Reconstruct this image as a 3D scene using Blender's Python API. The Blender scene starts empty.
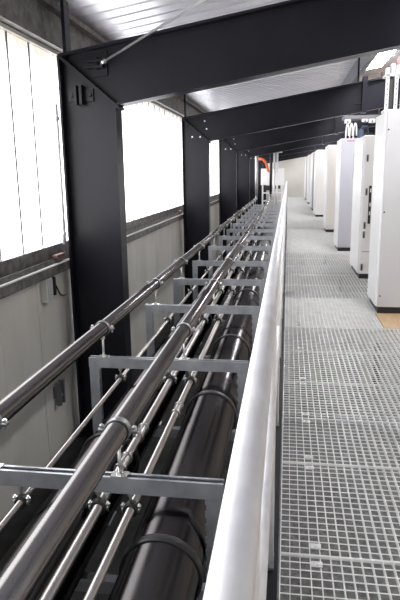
import bpy, bmesh, math, random
from mathutils import Vector, Matrix
random.seed(4)
S = bpy.context.scene
C = S.collection
PI = math.pi

# ------------------------------------------------------------------ materials
def mat(name, base, metal=0.0, rough=0.5, base2=None, scale=6.0, stretch=(1, 1, 1), rough2=None,
        bump=0.0, bscale=60.0, detail=5.0, contrast=(0.35, 0.65), spec=0.5, coat=0.0):
    m = bpy.data.materials.new(name); m.use_nodes = True
    nt = m.node_tree; N = nt.nodes; L = nt.links
    b = N['Principled BSDF']
    b.inputs['Base Color'].default_value = (*base, 1)
    b.inputs['Metallic'].default_value = metal
    b.inputs['Roughness'].default_value = rough
    b.inputs['Specular IOR Level'].default_value = spec
    b.inputs['Coat Weight'].default_value = coat
    tc = N.new('ShaderNodeTexCoord'); mp = N.new('ShaderNodeMapping')
    mp.inputs['Scale'].default_value = stretch
    L.new(tc.outputs['Object'], mp.inputs['Vector'])
    if base2 is not None or rough2 is not None:
        n = N.new('ShaderNodeTexNoise'); n.inputs['Scale'].default_value = scale
        n.inputs['Detail'].default_value = detail
        L.new(mp.outputs[0], n.inputs['Vector'])
        r = N.new('ShaderNodeMapRange')
        r.inputs['From Min'].default_value = contrast[0]; r.inputs['From Max'].default_value = contrast[1]
        L.new(n.outputs['Fac'], r.inputs['Value'])
        if base2 is not None:
            mx = N.new('ShaderNodeMix'); mx.data_type = 'RGBA'
            mx.inputs['A'].default_value = (*base, 1); mx.inputs['B'].default_value = (*base2, 1)
            L.new(r.outputs[0], mx.inputs['Factor']); L.new(mx.outputs['Result'], b.inputs['Base Color'])
        if rough2 is not None:
            m2 = N.new('ShaderNodeMix'); m2.data_type = 'FLOAT'
            m2.inputs['A'].default_value = rough; m2.inputs['B'].default_value = rough2
            L.new(r.outputs[0], m2.inputs['Factor']); L.new(m2.outputs['Result'], b.inputs['Roughness'])
    if bump:
        n2 = N.new('ShaderNodeTexNoise'); n2.inputs['Scale'].default_value = bscale
        L.new(mp.outputs[0], n2.inputs['Vector'])
        bp = N.new('ShaderNodeBump'); bp.inputs['Strength'].default_value = bump
        bp.inputs['Distance'].default_value = 0.01
        L.new(n2.outputs['Fac'], bp.inputs['Height']); L.new(bp.outputs[0], b.inputs['Normal'])
    return m

def emit(name, col, strength):
    m = bpy.data.materials.new(name); m.use_nodes = True
    b = m.node_tree.nodes['Principled BSDF']
    b.inputs['Base Color'].default_value = (*col, 1)
    b.inputs['Emission Color'].default_value = (*col, 1)
    b.inputs['Emission Strength'].default_value = strength
    return m

M = dict(
    black_paint=mat('black_paint', (.007, .007, .011), 0, .30, (.010, .010, .015), 3, (1, 1, .4), .36, spec=.22),
    pipe=mat('dark_steel_pipe', (.15, .143, .146), 1, .20, (.19, .18, .18), 3, (5, .25, 5), .24),
    big_pipe=mat('black_steel_pipe', (.055, .052, .054), 1, .18, (.08, .075, .076), 3, (5, .5, 5), .25),
    thin=mat('bright_drawn_tube', (.50, .475, .46), 1, .30, (.43, .41, .395), 4, (5, .3, 5)),
    galv=mat('galvanised_strut', (.50, .515, .555), 1, .42, (.62, .635, .675), 14, (1, 1, 1), .46, .03, 80),
    rail=mat('galvanised_rail', (.78, .78, .80), .6, .46, (.88, .88, .89), 22, (1, .5, 1), .56, .06, 60),
    dull_galv=mat('mottled_galvanised', (.11, .105, .10), .5, .5, (.26, .25, .245), 16, (1, 1, 1), .6),
    grating=mat('galvanised_grating', (.74, .74, .72), .15, .4, (.84, .84, .82), 9),
    clamp=mat('grey_clamp_steel', (.30, .31, .305), 1, .4),
    rubber=mat('black_rubber', (.012, .012, .012), 0, .55),
    zinc=mat('zinc_bolt', (.66, .66, .65), 1, .32),
    wall=mat('light_grey_wall_panel', (.74, .73, .69), 0, .42, (.66, .645, .59), 2.2, (1, 1.5, .5), .5),
    end=mat('pale_end_wall', (.62, .60, .56), 0, .6, (.56, .54, .50), 1.2),
    ledge=mat('white_ledge', (.70, .70, .68), .1, .35),
    deck=mat('white_coated_deck', (.72, .72, .79), .4, .27, (.77, .77, .84), 2),
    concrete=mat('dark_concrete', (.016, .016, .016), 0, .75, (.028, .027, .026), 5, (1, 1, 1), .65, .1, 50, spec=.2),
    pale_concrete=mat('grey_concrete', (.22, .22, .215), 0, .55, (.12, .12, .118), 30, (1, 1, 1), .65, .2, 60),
    timber=mat('brown_timber_floor', (.52, .36, .22), 0, .5, (.42, .28, .16), 6, (6, .6, 1)),
    cab=mat('light_grey_enamel', (.50, .50, .51), 0, .42, (.48, .48, .49), 3),
    white=mat('white_enamel', (.80, .80, .80), 0, .35, (.78, .78, .775), 3),
    lav=mat('cool_grey_enamel', (.44, .445, .50), 0, .42, (.43, .435, .485), 3),
    cream=mat('cream_enamel', (.70, .685, .665), 0, .42, (.68, .665, .645), 3),
    dark=mat('black_plastic', (.015, .015, .016), 0, .45),
    blue=mat('dark_blue_plastic', (.03, .06, .10), 0, .4),
    orange=mat('orange_conduit', (.80, .16, .05), 0, .45),
    red=mat('red_print', (.35, .05, .05), 0, .5),
    primer=mat('red_primer', (.20, .10, .085), 0, .6),
    pink=mat('pale_pink_cap', (.72, .50, .48), 0, .5),
    tray=mat('grey_tray', (.17, .17, .18), .4, .5),
    lamp=emit('lamp_diffuser', (.98, .98, 1), 50.0),
)
# translucent sheet glazing, lit through by daylight, with eave shade painted into the top as warm streaks
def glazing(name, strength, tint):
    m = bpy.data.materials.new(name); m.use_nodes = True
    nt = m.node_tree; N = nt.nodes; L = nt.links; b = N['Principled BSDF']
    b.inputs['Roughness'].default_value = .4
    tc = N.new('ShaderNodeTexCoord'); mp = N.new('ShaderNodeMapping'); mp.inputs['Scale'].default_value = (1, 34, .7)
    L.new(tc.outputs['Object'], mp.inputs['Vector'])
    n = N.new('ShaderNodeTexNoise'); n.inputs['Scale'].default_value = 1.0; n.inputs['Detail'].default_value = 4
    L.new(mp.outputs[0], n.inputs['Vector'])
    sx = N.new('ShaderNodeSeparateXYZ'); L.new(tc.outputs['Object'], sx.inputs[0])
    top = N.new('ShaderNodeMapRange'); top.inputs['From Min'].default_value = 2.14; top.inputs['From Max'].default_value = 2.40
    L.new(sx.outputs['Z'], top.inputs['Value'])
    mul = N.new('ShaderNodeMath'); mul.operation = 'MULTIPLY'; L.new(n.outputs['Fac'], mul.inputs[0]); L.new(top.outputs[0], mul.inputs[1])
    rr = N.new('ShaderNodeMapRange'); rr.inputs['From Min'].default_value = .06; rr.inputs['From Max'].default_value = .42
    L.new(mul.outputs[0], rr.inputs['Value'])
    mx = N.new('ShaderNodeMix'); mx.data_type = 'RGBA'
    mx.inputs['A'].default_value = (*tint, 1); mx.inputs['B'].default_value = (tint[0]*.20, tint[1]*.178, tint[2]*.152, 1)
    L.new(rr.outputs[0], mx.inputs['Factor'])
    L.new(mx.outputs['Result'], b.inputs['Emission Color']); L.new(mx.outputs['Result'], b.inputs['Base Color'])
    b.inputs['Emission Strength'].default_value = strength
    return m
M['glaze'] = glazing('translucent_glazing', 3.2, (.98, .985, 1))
M['glaze_seam'] = mat('grey_seam_profile', (.11, .11, .115), 0, .6)

# ------------------------------------------------------------------ mesh helpers
class MB:
    def __init__(s): s.bm = bmesh.new()
    def box(s, x0, x1, y0, y1, z0, z1, bevel=0):
        r = bmesh.ops.create_cube(s.bm, size=1)
        bmesh.ops.scale(s.bm, vec=(x1-x0, y1-y0, z1-z0), verts=r['verts'])
        bmesh.ops.translate(s.bm, vec=((x0+x1)/2, (y0+y1)/2, (z0+z1)/2), verts=r['verts'])
        if bevel:
            es = list({e for v in r['verts'] for e in v.link_edges})
            bmesh.ops.bevel(s.bm, geom=es, offset=bevel, segments=2, affect='EDGES', profile=.5)
        return s
    def prism(s, pts, a, b, axis='Y'):
        """extrude a closed 2-D outline between a and b along an axis; pts are the other two coordinates in order"""
        def P(u, v, w):
            return {'Y': (u, w, v), 'X': (w, u, v), 'Z': (u, v, w)}[axis]
        A = [s.bm.verts.new(P(u, v, a)) for u, v in pts]; B = [s.bm.verts.new(P(u, v, b)) for u, v in pts]
        n = len(pts)
        s.bm.faces.new(A); s.bm.faces.new(list(reversed(B)))
        for i in range(n):
            s.bm.faces.new((A[i], B[i], B[(i+1) % n], A[(i+1) % n]))
        return s
    def tube(s, pts, r, seg=14, cap=True):
        """round bar swept along a polyline"""
        pts = [Vector(p) for p in pts]; rings = []
        ref = None
        for i, p in enumerate(pts):
            d = (pts[min(i+1, len(pts)-1)] - pts[max(i-1, 0)]).normalized()
            if ref is None:
                ref = Vector((0, 0, 1)) if abs(d.z) < .9 else Vector((1, 0, 0))
            u = d.cross(ref).normalized(); v = u.cross(d).normalized(); ref = v
            rr = r[i] if isinstance(r, (list, tuple)) else r
            rings.append([s.bm.verts.new(p + u*math.cos(2*PI*k/seg)*rr + v*math.sin(2*PI*k/seg)*rr) for k in range(seg)])
        for a, b in zip(rings, rings[1:]):
            for k in range(seg):
                f = s.bm.faces.new((a[k], a[(k+1) % seg], b[(k+1) % seg], b[k])); f.smooth = True
        if cap:
            s.bm.faces.new(rings[0]); s.bm.faces.new(list(reversed(rings[-1])))
        return s
    def band(s, c, r0, r1, w, axis='Y', seg=24):
        """ring with thickness: inner r0, outer r1, width w, slightly rounded edges"""
        prof = [(r0, -w/2), (r1-.15*(r1-r0), -w/2), (r1, -w/2+.15*w), (r1, w/2-.15*w), (r1-.15*(r1-r0), w/2), (r0, w/2)]
        c = Vector(c); rings = []
        for k in range(seg):
            a = 2*PI*k/seg; ring = []
            for r, h in prof:
                q = (r*math.cos(a), h, r*math.sin(a)) if axis == 'Y' else ((r*math.cos(a), r*math.sin(a), h) if axis == 'Z' else (h, r*math.cos(a), r*math.sin(a)))
                ring.append(s.bm.verts.new(c + Vector(q)))
            rings.append(ring)
        n = len(prof)
        for k in range(seg):
            a, b = rings[k], rings[(k+1) % seg]
            for i in range(n):
                f = s.bm.faces.new((a[i], a[(i+1) % n], b[(i+1) % n], b[i])); f.smooth = True
        return s
    def hexbolt(s, c, r, h, axis='Z'):
        c = Vector(c); A = []; B = []
        for k in range(6):
            a = PI*k/3
            u, v = r*math.cos(a), r*math.sin(a)
            q = {'Z': (u, v, 0), 'X': (0, u, v), 'Y': (u, 0, v)}[axis]
            d = {'Z': (0, 0, h), 'X': (h, 0, 0), 'Y': (0, h, 0)}[axis]
            A.append(s.bm.verts.new(c+Vector(q))); B.append(s.bm.verts.new(c+Vector(q)+Vector(d)))
        s.bm.faces.new(A); s.bm.faces.new(list(reversed(B)))
        for k in range(6): s.bm.faces.new((A[k], B[k], B[(k+1) % 6], A[(k+1) % 6]))
        return s
    def mesh(s, name, m):
        bmesh.ops.recalc_face_normals(s.bm, faces=s.bm.faces)
        me = bpy.data.meshes.new(name); s.bm.to_mesh(me); s.bm.free()
        me.materials.append(M[m]); return me
    def build(s, name, m, parent=None, label=None):
        o = bpy.data.objects.new(name, s.mesh(name, m)); C.objects.link(o)
        if parent: o.parent = parent
        if label: o['label'] = label
        return o

def tag(o, label, cat, group=None, kind=None):
    o['label'] = label; o['category'] = cat
    if group: o['group'] = group
    if kind: o['kind'] = kind
    return o
def thing(name, label, cat, loc=(0, 0, 0), group=None):
    o = bpy.data.objects.new(name, None); o.empty_display_size = .1; o.location = loc; C.objects.link(o)
    return tag(o, label, cat, group)
def struct(o):
    o['kind'] = 'structure'; return o
def dup(root, loc, label):
    def rec(o, p):
        c = o.copy(); C.objects.link(c); c.parent = p
        for ch in o.children: rec(ch, c)
        return c
    r = rec(root, None); r.location = loc; r['label'] = label
    return r
ONES = 'first second third fourth fifth sixth seventh eighth ninth tenth eleventh twelfth thirteenth fourteenth fifteenth sixteenth seventeenth eighteenth nineteenth'.split()
def ordinal(i):
    if i < 19: return ONES[i]
    t = {2: 'twent', 3: 'thirt', 4: 'fort', 5: 'fift'}[(i+1)//10]; u = (i+1) % 10
    return t+'ieth' if u == 0 else t+'y-'+ONES[u-1]

SL = .163                       # roof slope
def roofz(x): return 2.72 + SL*(x+1.7)
Y0, Y1 = -3.0, 37.0
XR = 4.4
FZ = -.6                        # lower floor level

# ------------------------------------------------------------------ the setting
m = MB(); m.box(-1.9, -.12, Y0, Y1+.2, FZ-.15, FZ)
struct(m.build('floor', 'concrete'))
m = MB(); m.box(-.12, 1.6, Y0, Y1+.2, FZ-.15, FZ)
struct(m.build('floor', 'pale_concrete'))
m = MB(); m.prism([(1.42, Y0), (XR, Y0), (XR, Y1), (1.31, Y1), (1.31, 6.25), (.962, 6.25), (.962, 5.63), (1.42, 5.63)], -.14, .0, 'Z')
struct(m.build('floor', 'timber'))
# roof deck: trapezoidal sheet, ribs running down the slope
def deck():
    m = MB(); pitch = .20; pts = []; y = Y0
    while y < Y1:
        pts += [(y, 0), (y+.145, 0), (y+.155, .022), (y+.19, .022)]; y += pitch
    pts += [(Y1, 0)]
    bot = pts; out = bot + [(Y1, .09), (Y0, .09)]
    xa, xb = -1.95, XR+.05
    A = [m.bm.verts.new((xa, y, roofz(xa)+z)) for y, z in out]; B = [m.bm.verts.new((xb, y, roofz(xb)+z)) for y, z in out]
    n = len(out)
    for i in range(n):
        m.bm.faces.new((A[i], B[i], B[(i+1) % n], A[(i+1) % n]))
    m.bm.faces.new(A); m.bm.faces.new(list(reversed(B)))
    return struct(m.build('ceiling', 'deck'))
deck()
# left wall: lower sandwich panels with joints, and the band above the windows
m = MB(); m.box(-1.90, -1.735, Y0, Y1, FZ, .86)
y = 3.73-1.08*7
while y < Y1:
    a, b = max(y+.004, Y0), min(y+1.076, Y1)
    if b > a:
        m.box(-1.74, -1.72, a, b, FZ, .86, .003)
        m.box(-1.7215, -1.718, (a+b)/2-.004, (a+b)/2+.004, FZ+.05, .85)
    y += 1.08
m.box(-1.90, -1.74, Y0, Y1, 2.40, 2.72)
struct(m.build('wall_left', 'wall'))
m = MB(); m.box(XR, XR+.15, Y0, Y1, FZ, roofz(XR)); struct(m.build('wall_right', 'wall'))
m = MB()
m.prism([(-1.9, FZ), (XR, FZ), (XR, roofz(XR)), (-1.9, roofz(-1.9))], Y1, Y1+.15, 'Y')
for k in range(6): m.box(-1.85+k*1.04, -1.85+k*1.04+.02, Y1-.012, Y1+.01, FZ, 2.7)
struct(m.build('wall_back', 'end'))
# windows: one per bay, sheet glazing with upright seams
frames_y = [4.2+5*k for k in range(7)]
edges = [Y0] + [f+.07 for f in frames_y] + [Y1]
for k, (a, b) in enumerate(zip(edges, edges[1:])):
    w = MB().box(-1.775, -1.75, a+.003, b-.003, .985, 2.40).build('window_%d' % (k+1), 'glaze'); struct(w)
    m = MB(); y = 3.62-.316*30
    while y < b-.02:
        if y > a+.02: m.box(-1.7505, -1.742, y-.006, y+.006, .985, 2.40)
        y += .316
    m.build('glazing_seam', 'glaze_seam', w)
    MB().box(-1.75, -1.715, a+.003, b-.003, 2.375, 2.40).build('window_head', 'ledge', w)
# girt under the glazing, ledge, eave purlin
m = MB(); m.prism([(-1.75, .868), (-1.69, .868), (-1.69, .90), (-1.70, .90), (-1.70, .88), (-1.733, .88), (-1.733, .985), (-1.75, .985)], Y0, Y1)
struct(m.build('trim_1', 'dull_galv'))
m = MB(); m.box(-1.735, -1.668, Y0, Y1, .845, .866); m.box(-1.674, -1.664, Y0, Y1, .795, .855); m.box(-1.690, -1.664, Y0, Y1, .788, .796)
struct(m.build('trim_2', 'dull_galv'))
m = MB(); m.tube([(-1.668, Y0, .861), (-1.668, Y1, .861)], .008, 10)
struct(m.build('trim_3', 'ledge'))
m = MB(); m.prism([(-1.74, 2.405), (-1.66, 2.405), (-1.66, 2.42), (-1.72, 2.42), (-1.72, 2.66), (-1.66, 2.66), (-1.66, 2.70), (-1.675, 2.70), (-1.675, 2.675), (-1.74, 2.675)], Y0, Y1)
struct(m.build('trim_4', 'dull_galv'))
for j, px in enumerate((1.05, 3.3)):
    z = roofz(px)
    m = MB(); m.prism([(px-.04, z-.006), (px+.04, z+.006), (px+.04, z-.01), (px-.028, z-.02), (px-.028, z-.23), (px+.04, z-.225), (px+.04, z-.245), (px-.04, z-.25)], Y0, Y1)
    struct(m.build('trim_%d' % (5+j), 'tray'))

# ------------------------------------------------------------------ portal frames
FW = .15
def frame_parts(root, first):
    T = .016
    xo, zo, xi, zi = -1.655, 2.345, -1.235, 1.985
    def zb(x): return zi + SL*(x-xi)
    def zt(x): return zo + SL*(x-xo)
    m = MB(); yw = FW/2
    m.prism([(xo, FZ), (xi, FZ), (xi, zi), (xo, zo)], yw-.006, yw+.006)
    m.prism([(xo, FZ), (xo+T, FZ), (xo+T, zo-.012), (xo+.004, zo), (xo, zo-.03)], 0, FW)
    m.prism([(xi-T, FZ), (xi, FZ), (xi, zi), (xi-T, zi+.010)], 0, FW)
    m.box(xo-.03, xi+.03, -.03, FW+.03, FZ, FZ+.02)
    m.build('column', 'black_paint', root)
    m = MB(); xe = XR
    m.prism([(xo, zo), (xi, zi), (xe, zb(xe)), (xe, zt(xe))], yw-.006, yw+.006)
    m.prism([(xo, zo-.03), (xo+.012, zo+.004), (xe, zt(xe)), (xe, zt(xe)-T), (xo+.02, zo-.012)], 0, FW)
    m.prism([(xi-.005, zi), (xe, zb(xe)), (xe, zb(xe)+T), (xi-.005, zi+T)], 0, FW)
    m.build('rafter', 'black_paint', root)
    # mitre plate along the corner, standing a little proud at the inner corner
    d = Vector((xi-xo, zi-zo)).normalized(); n = Vector((-d.y, d.x))
    a = Vector((xo+.008, zo-.006)); b = Vector((xi, zi)) + d*.028
    q = [a-n*.011, b-n*.011, b+n*.011, a+n*.011]
    MB().prism([(v.x, v.y) for v in q], -.004, FW+.004).build('mitre_plate', 'black_paint', root)
    # splice plates at the right-hand purlin
    m = MB(); xs = 1.10
    m.box(xs-.035, xs+.035, -.012, FW+.012, zb(xs)-.02, zt(xs)+.06)
    m.box(xs-.14, xs-.03, -.004, .01, zb(xs)+.11, zb(xs)+.13)
    m.build('splice_plate', 'black_paint', root)
    # purlin cleats on top of the rafter
    for xc in (-1.60, 1.0):
        MB().box(xc-.012, xc+.012, .02, .12, zt(xc)-.02, roofz(xc)-.02).build('purlin_cleat', 'black_paint', root)
    if first:
        m = MB(); m.box(-1.605, -1.415, yw-.022, yw-.006, 2.025, 2.115)
        m.box(-1.545, -1.525, yw-.075, yw-.02, 2.0, 2.135); m.box(-1.505, -1.485, yw-.075, yw-.02, 2.0, 2.135)
        c = m.build('cleat_plate', 'black_paint', root)
        for x in (-1.578, -1.44): MB().hexbolt((x, yw-.022, 2.07), .016, -.014, 'Y').build('bolt_or_hole', 'black_paint', c)
        m = MB(); m.prism([(-1.41, 2.19), (-1.30, 2.20), (-1.30, 2.375), (-1.41, 2.36)], yw-.022, yw-.006)
        m.box(-1.45, -1.32, yw-.075, yw-.02, 2.245, 2.262); m.box(-1.45, -1.32, yw-.075, yw-.02, 2.285, 2.302)
        c = m.build('rod_anchor', 'black_paint', root)
        MB().hexbolt((-1.37, yw-.05, 2.235), .014, .085, 'Z').build('bolt_or_hole', 'black_paint', c)
    else:
        for x, z in ((-1.50, 2.06), (-1.374, 2.057), (-1.30, 2.293), (-1.27, 2.175)):  # light showing through holes, modelled as bright zinc hexagons
            MB().hexbolt((x, yw-.006, z), .013, -.012, 'Y').build('bolt_or_hole', 'zinc', root, 'bright zinc hexagon standing for light through a hole')
f1 = thing('portal_frame', 'nearest black steel portal frame, with bolted cleat plates and a tie rod', 'steel frame', (0, frames_y[0], 0), 'black portal frames along the hall')
frame_parts(f1, True)
f2 = thing('portal_frame', 'second black portal frame from the camera, with bright spots for light through holes at its corner', 'steel frame', (0, frames_y[1], 0), 'black portal frames along the hall')
frame_parts(f2, False)
for k in range(2, 7):
    dup(f2, (0, frames_y[k], 0), '%s black portal frame from the camera, counting down the left wall' % ordinal(k))

# tie rod in the roof bracing
a = Vector((-1.345, 4.225, 2.272)); b = Vector((4.37, -1.46, 3.205))
t = thing('tie_rod', 'slim bright steel tie rod crossing below the ceiling', 'tie rod', a)
v = b-a; d = v.normalized()
MB().tube([(0, 0, 0), v], .0085, 10).build('rod', 'zinc', t)
MB().tube([d*.03, d*.075], .017, 6).build('nut', 'zinc', t)
MB().tube([v-d*.05, v], .02, 6).build('end_anchor', 'zinc', t)

# conduit between glazing and first column
t = thing('conduit', 'thin upright galvanised conduit beside the nearest column', 'conduit', (-1.662, 4.14, 0))
MB().tube([(0, 0, .99), (0, 0, 2.0)], .015, 12).build('tube', 'rail', t)
for z in (1.07, 1.90):
    c = MB().band((0, 0, z),   .0155, .021, .022, 'Z', 16).build('saddle_clip', 'zinc', t)
    MB().box(-.08, -.014, -.008, .008, z-.01, z+.01).build('clip_foot', 'zinc', c)
for k, (yy, nm) in enumerate(((4.08, 'red primed'), (9.08, 'red primed'))):
    t = MB().box(-1.699, -1.66, yy-.10, yy+.05, .902, .928, .004).build('girt_bracket', 'primer')
    tag(t, 'small reddish bracket on the sill at the %s black column' % ('nearest', 'second')[k], 'bracket')
# junction box and cables below the ledge
t = thing('junction_box', 'small grey junction box on the wall below the sill, by the nearest column', 'junction box', (-1.718, 3.83, .685))
MB().box(0, .05, -.05, .05, -.075, .10, .006).build('box', 'wall', t)
MB().box(.05, .056, -.042, .042, -.065, .09, .003).build('lid', 'cab', t)
m = MB(); m.box(0, .05, .055, .085, -.03, .11); m.box(0, .045, .10, .125, -.045, .09)
m.build('cable_gland', 'dark', t)
pts = [(-1.70, 3.95, .785), (-1.68, 3.97, .70), (-1.675, 4.02, .63), (-1.685, 4.10, .60), (-1.70, 4.19, .59)]
tag(MB().tube(pts, .006, 8).build('cable', 'dark'), 'black cable looping from the junction box behind the nearest column', 'cable')
t = thing('wall_bracket', 'dark double bracket low on the grey wall, below the left pipe', 'bracket', (-1.718, 3.93, -.12))
m = MB(); m.box(0, .012, -.06, .06, -.03, .06); m.box(.01, .05, -.045, -.02, -.09, .09); m.box(.01, .05, .02, .045, -.09, .09)
m.build('plate', 'tray', t)
MB().hexbolt((.012, 0, -.02), .014, .03, 'X').build('bolt_or_hole', 'zinc', t)

# ------------------------------------------------------------------ pipe rack
PX_L, PX_M, PZ, PR = -1.045, -.568, .632, .0385
TH = [(-.948, .33, .0115), (-.652, .33, .0185), (-.533, .33, .0155)]
BIG = [(-.402, .170, .133), (-.815, .170, .133)]
RY = [1.77, 3.07, 4.44, 5.615, 6.83, 8.28, 9.63, 10.85, 12.1, 13.3, 14.5, 15.7, 16.9, 18.1, 19.3]
def c_profile(w, h, t=.005, lip=.011):
    """open-top channel outline, width w (first axis), height h, centred, slot upwards"""
    a = w/2
    return [(-a, 0), (a, 0), (a, h), (a-lip, h), (a-lip, h-t), (a-t, h-t), (a-t, t), (-a+t, t), (-a+t, h-t), (-a+lip, h-t), (-a+lip, h), (-a, h)]
def rack(root):
    m = MB(); m.prism([(u+.0205, v+.40) for u, v in c_profile(.041, .06)], -1.13, -.20, 'X')
    m.build('crossbar', 'galv', root)
    m = MB(); m.box(-1.13, -.20, .002, .043, -.02, .036, .002); m.build('lower_crossbar', 'galv', root)
    for x0, sgn in ((-1.128, 1), (-.202, -1)):
        pr = [(x0 + sgn*v, u+.0205) for u, v in c_profile(.041, .056)]
        m = MB(); m.prism(pr, FZ+.012, .399, 'Z')
        for z in [FZ+.08+.05*k for k in range(19)]:      # toothed edge along the open side
            m.box(x0+sgn*.056-.004, x0+sgn*.056+.004, .001, .009, z, z+.022)
        p = m.build('post', 'galv', root)
        MB().box(x0-.03*sgn if sgn > 0 else x0-.09, x0+.09 if sgn > 0 else x0+.03, -.05, .09, FZ, FZ+.012).build('foot_plate', 'galv', p)
    for px in (PX_L, PX_M):
        yc = .0205
        m = MB(); m.band((px, yc, PZ), PR+.003, PR+.0075, .026)
        for s in (-1, 1): m.box(px+s*(PR+.006)-(.0 if s > 0 else .026), px+s*(PR+.006)+(.026 if s > 0 else 0), yc-.012, yc+.012, PZ-.006, PZ+.006, .002)
        c = m.build('pipe_clamp', 'clamp', root)
        MB().band((px, yc, PZ), PR+.0008, PR+.0042, .042).build('rubber_liner', 'rubber', c)
        for s in (-1, 1):
            b = MB(); b.hexbolt((px+s*(PR+.020), yc, PZ+.006), .0095, .010); b.tube([(px+s*(PR+.020), yc, PZ-.022), (px+s*(PR+.020), yc, PZ+.02)], .005, 8)
            b.build('clamp_bolt', 'zinc', c)
        s = MB(); s.tube([(px, yc, .43), (px, yc, PZ-PR-.004)], .0065, 10); s.hexbolt((px, yc, .462), .014, .010); s.hexbolt((px, yc, PZ-PR-.024), .013, .02)
        s.box(px-.03, px+.03, .0, .041, .4602, .465)
        s.build('stud', 'zinc', c)
    for px, pz, r in TH:
        yc = .0205
        m = MB(); m.band((px, yc, pz), r+.0009, r+.012, .032, 'Y', 20)
        c = m.build('hanger_clamp', 'rubber', root, 'black rubber-lined hanger clamp')
        for s in (-1, 1):
            b = MB(); b.box(px+s*(r+.008)-.010, px+s*(r+.008)+.010, yc-.012, yc+.012, pz-.005, pz+.005)
            b.tube([(px+s*(r+.014), yc, pz-.016), (px+s*(r+.014), yc, pz+.022)], .0045, 8); b.hexbolt((px+s*(r+.014), yc, pz+.006), .009, .009)
            b.build('clamp_bolt', 'zinc', c)
        s = MB(); s.tube([(px, yc, pz+r+.007), (px, yc, .40)], .0055, 8); s.hexbolt((px, yc, .382), .012, .011); s.box(px-.012, px+.012, .006, .036, .397, .3998)
        s.build('hanger_rod', 'zinc', c)
r1 = thing('pipe_rack', 'galvanised pipe rack frame nearest the camera, crossing the bottom left', 'pipe support', (0, RY[0], 0), 'galvanised rack frames under the pipes')
rack(r1)
for k, y in enumerate(RY[1:], 1):
    dup(r1, (0, y, 0), '%s galvanised pipe rack frame from the camera, under the dark pipes' % ordinal(k))

# ------------------------------------------------------------------ pipes
def arc(c, r, a0, a1, n, f): return [f(c, r, a0+(a1-a0)*i/n) for i in range(n+1)]
YE = 19.75
t = thing('steel_pipe', 'dark steel pipe along the left edge of the rack, in clamps above it', 'pipe', (PX_L, 0, PZ), 'dark pipes clamped above the rack')
bend = [(0, YE+.16*math.sin(a), .16-.16*math.cos(a)) for a in [PI/2*i/8 for i in range(9)]]
MB().tube([(0, .2, 0)] + bend, PR, 24).build('pipe_run', 'pipe', t)
MB().tube([(0, YE+.16, .162), (0, YE+.16, 2.42-PZ)], .05, 20).build('riser', 'rail', t, 'bright galvanised upright end')
for y in (5.0, 10.2, 15.1): MB().band((0, y, 0), PR, PR+.003, .012).build('weld_seam', 'big_pipe', t)
t = thing('steel_pipe', 'dark steel pipe running down the middle of the rack, in clamps above it', 'pipe', (PX_M, 0, PZ), 'dark pipes clamped above the rack')
MB().tube([(0, -.1, 0)] + bend, PR, 24).build('pipe_run', 'pipe', t)
MB().tube([(0, YE+.16, .162), (0, YE+.16, 2.50-PZ)], .045, 20).build('riser', 'dark', t, 'black upright end')
for y in (4.9, 10.1, 15.0): MB().band((0, y, 0), PR, PR+.004, .012).build('weld_seam', 'big_pipe', t)
names = ['slim bright tube hung under the rack, leftmost of the three slim tubes',
         'thickest of the three slim tubes, hung under the rack beside the middle pipe',
         'slim bright tube hung under the rack, between the thick tube and the big black pipe']
coup = [[], [2.11, 2.40, 4.19, 7.4, 11.5, 15.2], [2.68, 5.1, 7.9, 12.6, 17.5]]
for (px, pz, r), nm, cs in zip(TH, names, coup):
    t = thing('slim_tube', nm, 'tube', (px, 0, pz), 'slim tubes hung under the rack')
    MB().tube([(0, .1, 0), (0, 19.6, 0)], r, 18).build('tube_run', 'thin', t)
    for y in cs:
        c = MB().band((0, y, 0), r, r+.0045, .085, 'Y', 20).build('coupling', 'thin', t)
        m = MB()
        for s in (-1, 1): m.band((0, y+s*.047, 0), r, r+.009, .016, 'Y', 20)
        m.build('coupling_collar', 'thin', c)
rings = [[1.67, 2.99, 4.15, 5.9, 7.5, 9.03, 10.6, 12.4, 14.2, 16.0, 17.8], [1.35, 2.42, 5.1, 7.9, 11.4, 13.8, 16.5]]
for (px, pz, r), nm, rs in zip(BIG, ('big black pipe low in the rack, nearest the handrail', 'big black pipe low in the rack, below the middle pipe and nearer the wall'), rings):
    t = thing('large_pipe', nm, 'pipe', (px, 0, pz), 'big black pipes low in the rack')
    MB().tube([(0, .0, 0), (0, 19.7, 0)], r, 40).build('pipe_run', 'big_pipe', t)
    for y in rs: MB().band((0, y, 0), r, r+.012, .035, 'Y', 40).build('joint_ring', 'dark', t, 'black rubber joint ring')

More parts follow.
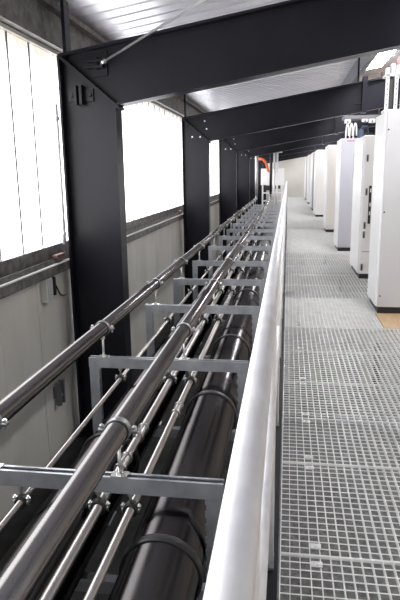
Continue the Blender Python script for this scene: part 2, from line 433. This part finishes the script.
# ------------------------------------------------------------------ handrail and edge beam
m = MB(); m.prism([(-.115, -.012), (-.012, -.012), (-.012, -.022), (-.058, -.022), (-.058, -.17), (-.012, -.17), (-.012, -.18), (-.115, -.18), (-.115, -.17), (-.07, -.17), (-.07, -.022), (-.115, -.022)], -.3, 36)
e = thing('edge_beam', 'dark steel beam carrying the left edge of the grating walkway', 'beam', (0, 0, 0))
m.build('beam', 'black_paint', e)
for k in range(10):
    y = 1.2 + k*3.7
    MB().box(-.095, -.03, y, y+.06, FZ, -.18).build('leg', 'black_paint', e)
h = thing('handrail', 'galvanised tube handrail running the length of the grating walkway', 'handrail', (-.049, 0, 0))
MB().tube([(0, -.2, 1.1), (0, 26, 1.1)], .0242, 32).build('top_rail', 'rail', h)
MB().tube([(0, -.2, .6), (0, 26, .6)], .0195, 20).build('mid_rail', 'rail', h)
for k in range(20):
    y = .72 + k*1.3
    p = MB().tube([(0, y, 0), (0, y, 1.075)], .021, 18).build('post', 'rail', h)
    MB().box(-.045, .022, y-.05, y+.05, -.011, .0, .002).build('base_plate', 'tray', p)
    m = MB()
    for s in (-1, 1): m.hexbolt((.0, y+s*.037, 0), .010, .012)
    m.build('anchor_bolt', 'zinc', p)

# ------------------------------------------------------------------ grating walkway
ys = [1.30, 2.07, 2.83, 3.40, 4.05, 4.81, 5.62, 6.25, 6.97, 7.8, 8.62, 9.45, 10.28, 11.1]
while ys[-1] < 36.2: ys.append(round(ys[-1]+.9, 3))
def grate(k, y0, y1):
    x0, x1 = -.004, 1.40 if y1 < 5.7 else (.95 if y1 < 6.3 else 1.30)
    g = .003; L = y1-y0-g
    bright = (5.5 < y0 < 6.9) or (11 < y0 < 15.2) or (19.6 < y0 < 23.7) or (28.3 < y0 < 31.5)
    t = thing('grating_panel', '%s galvanised grating panel from the camera along the walkway' % ordinal(k), 'grating', (0, y0+g/2, 0), 'galvanised walkway grating panels')
    m = MB(); p = .041
    n = int((x1-x0)/p); by = .0024 if y0 < 2.9 else .0032
    dz = .030
    for i in range(1, n+1):                       # bars along the walkway
        x = x0 + i*(x1-x0)/(n+1)
        m.box(x-by/2, x+by/2, .004, L-.004, -dz if not bright else -.014, 0)
    stripes = not bright and y0 > 4.0
    n2 = max(2, round(L/(.07 if stripes and y0 > 6 else .044))); bx = .0032 if y0 < 2.9 else .0042
    for i in range(1, n2):                        # bars across it
        y = i*L/n2
        m.box(x0+.004, x1-.004, y-bx/2, y+bx/2, (-.004 if y0 < 2.9 else -.006) if not bright else -dz, -.0006)
    m.build('bar_mesh', 'grating', t)
    m = MB()
    m.box(x0, x0+.004, 0, L, -.032, .001); m.box(x1-.004, x1, 0, L, -.032, .001)
    m.box(x0, x1, 0, .003, -.011, .001); m.box(x0, x1, L-.003, L, -.011, .001)
    m.build('edge_frame', 'grating', t)
    if y0 < 8:
        for yy in (.055, L-.055):
            m = MB()
            m.box(.118, .162, yy-.016, yy+.016, .0, .0045, .0015)
            m.hexbolt((.140, yy, .0045), .008, .004)
            m.build('hold_down_clip', 'zinc', t)
for k, (a, b) in enumerate(zip(ys, ys[1:])): grate(k, a, b)
b = MB()
t = thing('walkway_support', 'slim grey joists and legs seen through the grating walkway, under it', 'beam', (0, 0, 0))
for k in range(18):
    y = 1.55 + k*2.0
    MB().box(-.01, 1.41 if y < 5.5 else (.955 if y < 6.3 else 1.30), y-.006, y+.006, -.12, -.034).build('joist', 'galv', t)
for k in range(9):
    y = 1.55+k*4
    MB().box(.86, .92, y-.03, y+.03, FZ, -.12).build('leg', 'black_paint', t)

# ------------------------------------------------------------------ cabinets
def cabinet(label, x0, x1, y0, y1, h, body='cab', front='cab', plinth=.07, z0=.0012):
    t = thing('cabinet', label, 'electrical cabinet', (x0, y0, z0), 'electrical cabinets along the walkway')
    w, d = x1-x0, y1-y0
    MB().box(0, w, .02, d, plinth, h-z0, .006).build('body', body, t)
    MB().box(.012, w-.012, .03, d-.012, 0, plinth).build('plinth', 'dark', t, 'black plinth')
    MB().box(.004, w-.004, 0, .02, plinth+.004, h-z0-.004, .004).build('end_panel', front, t)
    n = max(1, round(d/.6))
    for i in range(n):
        a = .02+(d-.03)*i/n
        dr = MB().box(-.018, 0, a+.006, a+(d-.03)/n-.004, plinth+.01, h-z0-.012, .004).build('door', body, t)
    return t
c1 = cabinet('light grey cabinet nearest the camera at the right edge', .968, 1.75, 6.21, 6.86, 2.085, 'white', 'cab')
for x, z in ((.022, 1.90), (.022, 1.08), (.025, .195), (.24, .195)):
    MB().tube([(x, -.006, z), (x, .002, z)], .009, 10).build('screw', 'dark', c1)
c2 = cabinet('white cabinet with sockets, latches and a black slot, second from the camera', 1.018, 1.70, 8.3, 9.35, 1.97, 'white', 'white')
m = MB(); m.box(.088, .122, -.012, .004, .78, 1.30); m.build('socket_slot', 'dark', c2)
for z in (1.21, .90, 1.02): MB().box(.10, .118, -.020, -.008, z, z+.05).build('socket', 'white', c2)
for x, z in ((.055, 1.19), (.05, .73), (.046, .60), (.036, .14), (.05, 1.64)):
    l = MB().box(x-.014, x+.014, -.012, .004, z-.02, z+.075, .003).build('latch', 'tray', c2)
    MB().box(x-.006, x+.006, -.018, -.010, z, z+.05).build('latch_lever', 'dark', l)
MB().box(.03, .66, -.002, .003, .385, .393).build('panel_joint', 'tray', c2)
c3 = cabinet('cool grey cabinet with red lettering at its top, third from the camera', .962, 1.6, 11.25, 12.0, 2.09, 'white', 'lav')
for k in range(7):
    MB().box(.11+k*.024, .126+k*.024, -.002, .002, 2.03, 2.052).build('logo_letter', 'red', c3, 'dark red letter of the logo')
MB().box(.235, .250, -.012, .004, 1.37, 1.82).build('edge_grip', 'tray', c3)
c4 = cabinet('cream white cabinet, fourth from the camera', .965, 1.6, 14.85, 15.75, 2.13, 'white', 'cream')
c5 = cabinet('tall white cabinet, fifth from the camera', .945, 1.6, 20.0, 21.6, 2.20, 'white', 'white')
c6 = cabinet('tall white cabinet, sixth from the camera', .955, 1.6, 23.4, 25.2, 2.24, 'white', 'lav')
c7 = cabinet('tall white cabinet, seventh from the camera', .955, 1.6, 28.2, 29.6, 2.28, 'white', 'white')
c8 = cabinet('tall white cabinet, eighth and farthest, near the end wall', .955, 1.6, 32.0, 34.6, 2.28, 'white', 'lav')

# perforated terminal frame on the nearest cabinet
z = 2.086
t = thing('terminal_frame', 'white perforated metal frame standing on top of the nearest cabinet', 'frame', (.962, 6.36, z))
for x in (0, .088):
    m = MB(); m.box(x, x+.034, 0, .03, .02, .36)
    p = m.build('upright', 'white', t)
    for k in range(6): MB().box(x+.013, x+.022, -.002, .001, .06+k*.05, .078+k*.05).build('slot', 'dark', p)
for zz in (0, .345): MB().box(-.005, .42, 0, .20, zz, zz+.025, .002).build('cross_rail', 'white', t)
for x in (.15, .205): MB().box(x, x+.04, .005, .03, .02, .345).build('upright', 'white', t)
MB().box(.036, .086, .05, .18, .03, .34).build('busbar_block', 'dark', t)
for k, (x, hh) in enumerate(((.0, .06), (.05, .10), (.095, .08))):
    MB().box(x, x+.04, .01, .10, .37, .37+hh, .004).build('insulator', 'white', t)
m = MB(); m.tube([(.15, .06, .37), (.15, .06, .39), (.15, .06, .42), (.15, .06, .46), (.15, .06, .51), (.15, .06, .53)], [.04, .045, .03, .05, .05, .03], 16)
m.build('cap', 'pink', t, 'pale pink round cap')

# cable tray with cables dropping to the third cabinet
t = thing('cable_tray', 'grey cable tray hung above the third cabinet', 'cable tray', (1.0, 11.45, 2.44))
m = MB(); m.box(0, .75, 0, .30, 0, .006); m.box(0, .75, 0, .006, 0, .07); m.box(0, .75, .294, .30, 0, .07)
m.build('tray_channel', 'tray', t)
for x in (.08, .66): MB().tube([(x, .15, .0), (x, .15, roofz(1.0+x)-2.44)], .006, 8).build('hanger_rod', 'zinc', t)
for k, (x, dx) in enumerate(((1.06, .05), (1.13, .05), (1.20, .06))):
    pts = []
    for i in range(11):
        a = PI*i/10
        pts.append((x+dx*math.cos(PI-a)*.5+.02, 11.44-.02*math.sin(a), 2.095+.27*math.sin(a)**.8 + (.05 if i == 10 else 0)))
    o = MB().tube(pts, .014, 10).build('cable', 'white')
    tag(o, 'white cable looping above the third cabinet, %s' % ('leftmost of three', 'middle of three', 'rightmost of three')[k], 'cable', 'white cables above the third cabinet')
t = thing('cable_connector', 'cluster of dark blue and black connectors on top of the third cabinet', 'connector', (1.28, 11.42, 2.09))
MB().box(0, .10, 0, .14, 0, .16, .01).build('housing', 'blue', t)
MB().box(.11, .26, .02, .16, 0, .10, .008).build('plug_block', 'dark', t)
MB().tube([(.05, .05, .15), (.08, .03, .22), (.16, .03, .22), (.18, .06, .09)], .018, 10).build('lead', 'blue', t)
for k, (x, dz) in enumerate(((1.02, .0), (1.33, .02), (1.46, .0))):
    o = MB().box(x, x+.11, 11.36, 11.47, 2.365+dz, 2.435, .01).build('junction_box', 'white')
    tag(o, 'small white box hung below the cable tray, %s' % ('at its left end', 'in the middle', 'at its right')[k], 'junction box')
    MB().tube([(x+.055, 11.359, 2.39), (x+.055, 11.352, 2.39)], .02, 12).build('cover_screw', 'tray', o)

# ------------------------------------------------------------------ ceiling lights
lamp_xs = (1.21,)
k = 0
for k in range(7):
    y = 3.85+5*k
    x = 1.335; z = roofz(x)-.06
    nm = ['added unseen ceiling light in the bay before the second frame', 'bright ceiling light over the cabinets, seen below the nearest rafter'] + ['ceiling light in the %s bay from the camera' % ordinal(i) for i in range(2, 7)]
    if k == 0: nm[0] = 'long white ceiling light added out of view, nearest the camera over the walkway'  # nearest fitting is out of view, added for the light it gives
    t = thing('ceiling_light', nm[k], 'ceiling light', (x, y, z), 'ceiling lights over the walkway')
    t.rotation_euler = (0, -math.atan(SL), 0)
    MB().box(-.15, .15, -.3, 1.5, .0, .04, .004).build('housing', 'white', t)
    MB().box(-.14, .14, -.28, 1.48, -.018, .0).build('diffuser', 'lamp', t)
    for yy in (.2, 1.3): MB().tube([(0, yy, .04), (0, yy, .075)], .008, 8).build('hanger', 'zinc', t)

# ------------------------------------------------------------------ far end of the rack
t = thing('switch_box', 'white box on legs at the far end of the pipe rack', 'box', (-.58, 22.6, FZ))
MB().box(-.44, .44, 0, .35, 1.62, 2.24, .01).build('body', 'white', t)
for x in (-.38, .36):
    for y in (.04, .29): MB().box(x-.025, x+.025, y-.025, y+.025, 0, 1.62).build('leg', 'rail', t)
m = MB(); m.box(-.40, .40, .02, .06, 1.0, 1.05); m.box(-.40, .40, .02, .06, 1.3, 1.35); m.build('cross_rail', 'rail', t)
MB().box(-.30, -.08, -.02, .1, 1.42, 1.60).build('cable_gland', 'dark', t)
MB().box(.06, .3, -.02, .1, 1.48, 1.60).build('cable_gland', 'dark', t)
pts = [(-1.10, 21.4, 1.97), (-.98, 21.4, 1.98), (-.88, 21.4, 1.94), (-.79, 21.45, 1.84), (-.75, 21.6, 1.70), (-.74, 22.0, 1.58), (-.74, 22.50, 1.55), (-.74, 22.598, 1.55)]
t = thing('flexible_conduit', 'orange flexible conduit arching down to the white box', 'conduit')
MB().tube(pts, .045, 14).build('hose', 'orange', t)
MB().tube([(-1.20, 21.4, 1.97), (-1.09, 21.4, 1.97)], .05, 14).build('end_fitting', 'dark', t)
for x, y, top, lb in ((-.46, 20.1, 2.50, 'bright upright pole at the rack end, left of the pair'), (-.36, 20.1, 2.52, 'bright upright pole at the rack end, right of the pair')):
    t = thing('upright_pole', lb, 'pole', (x, y, FZ), 'bright poles at the rack end')
    MB().tube([(0, 0, 0), (0, 0, top-FZ-.06)], .033, 16).build('shaft', 'rail', t)
    MB().box(-.06, .06, -.06, .06, 0, .012).build('base_plate', 'rail', t)
    MB().box(-.045, .045, -.045, .045, 1.62+.6, 1.70+.6).build('collar', 'white', t)
t = thing('pole_brace', 'bright horizontal bar tying the uprights together under the far rafters', 'bar', (-1.12, 20.02, 2.13))
MB().box(0, .92, 0, .035, 0, .05).build('bar', 'rail', t)
for x in (.04, .55, .72): MB().box(x, x+.07, -.012, .0, -.012, .062).build('bracket', 'zinc', t)

# ------------------------------------------------------------------ light, camera, view
w = bpy.data.worlds.new('World'); S.world = w; w.use_nodes = True
bg = w.node_tree.nodes['Background']
bg.inputs['Color'].default_value = (.93, .96, 1.0, 1); bg.inputs['Strength'].default_value = .6

Rm = [[0.9889292841211847, 0.01851127529672484, -0.14722840654727562],
      [0.14774732742629085, -0.21490520352915032, 0.965394468978605],
      [-0.013769467889116304, -0.9764594646901547, -0.21526104053234354]]
cam = bpy.data.cameras.new('camera'); co = bpy.data.objects.new('camera', cam); C.objects.link(co)
mw = Matrix.Identity(4)
for i in range(3):
    mw[i][0] = Rm[i][0]; mw[i][1] = -Rm[i][1]; mw[i][2] = -Rm[i][2]
mw[2][3] = 1.5
co.matrix_world = mw
cam.sensor_fit = 'VERTICAL'; cam.sensor_height = 36; cam.lens = 575*36/600
cam.clip_start = .02; cam.clip_end = 200
S.camera = co
vs = S.view_settings
vs.view_transform = 'Standard'; vs.look = 'None'; vs.gamma = 1; vs.use_curve_mapping = False; vs.exposure = 0.6
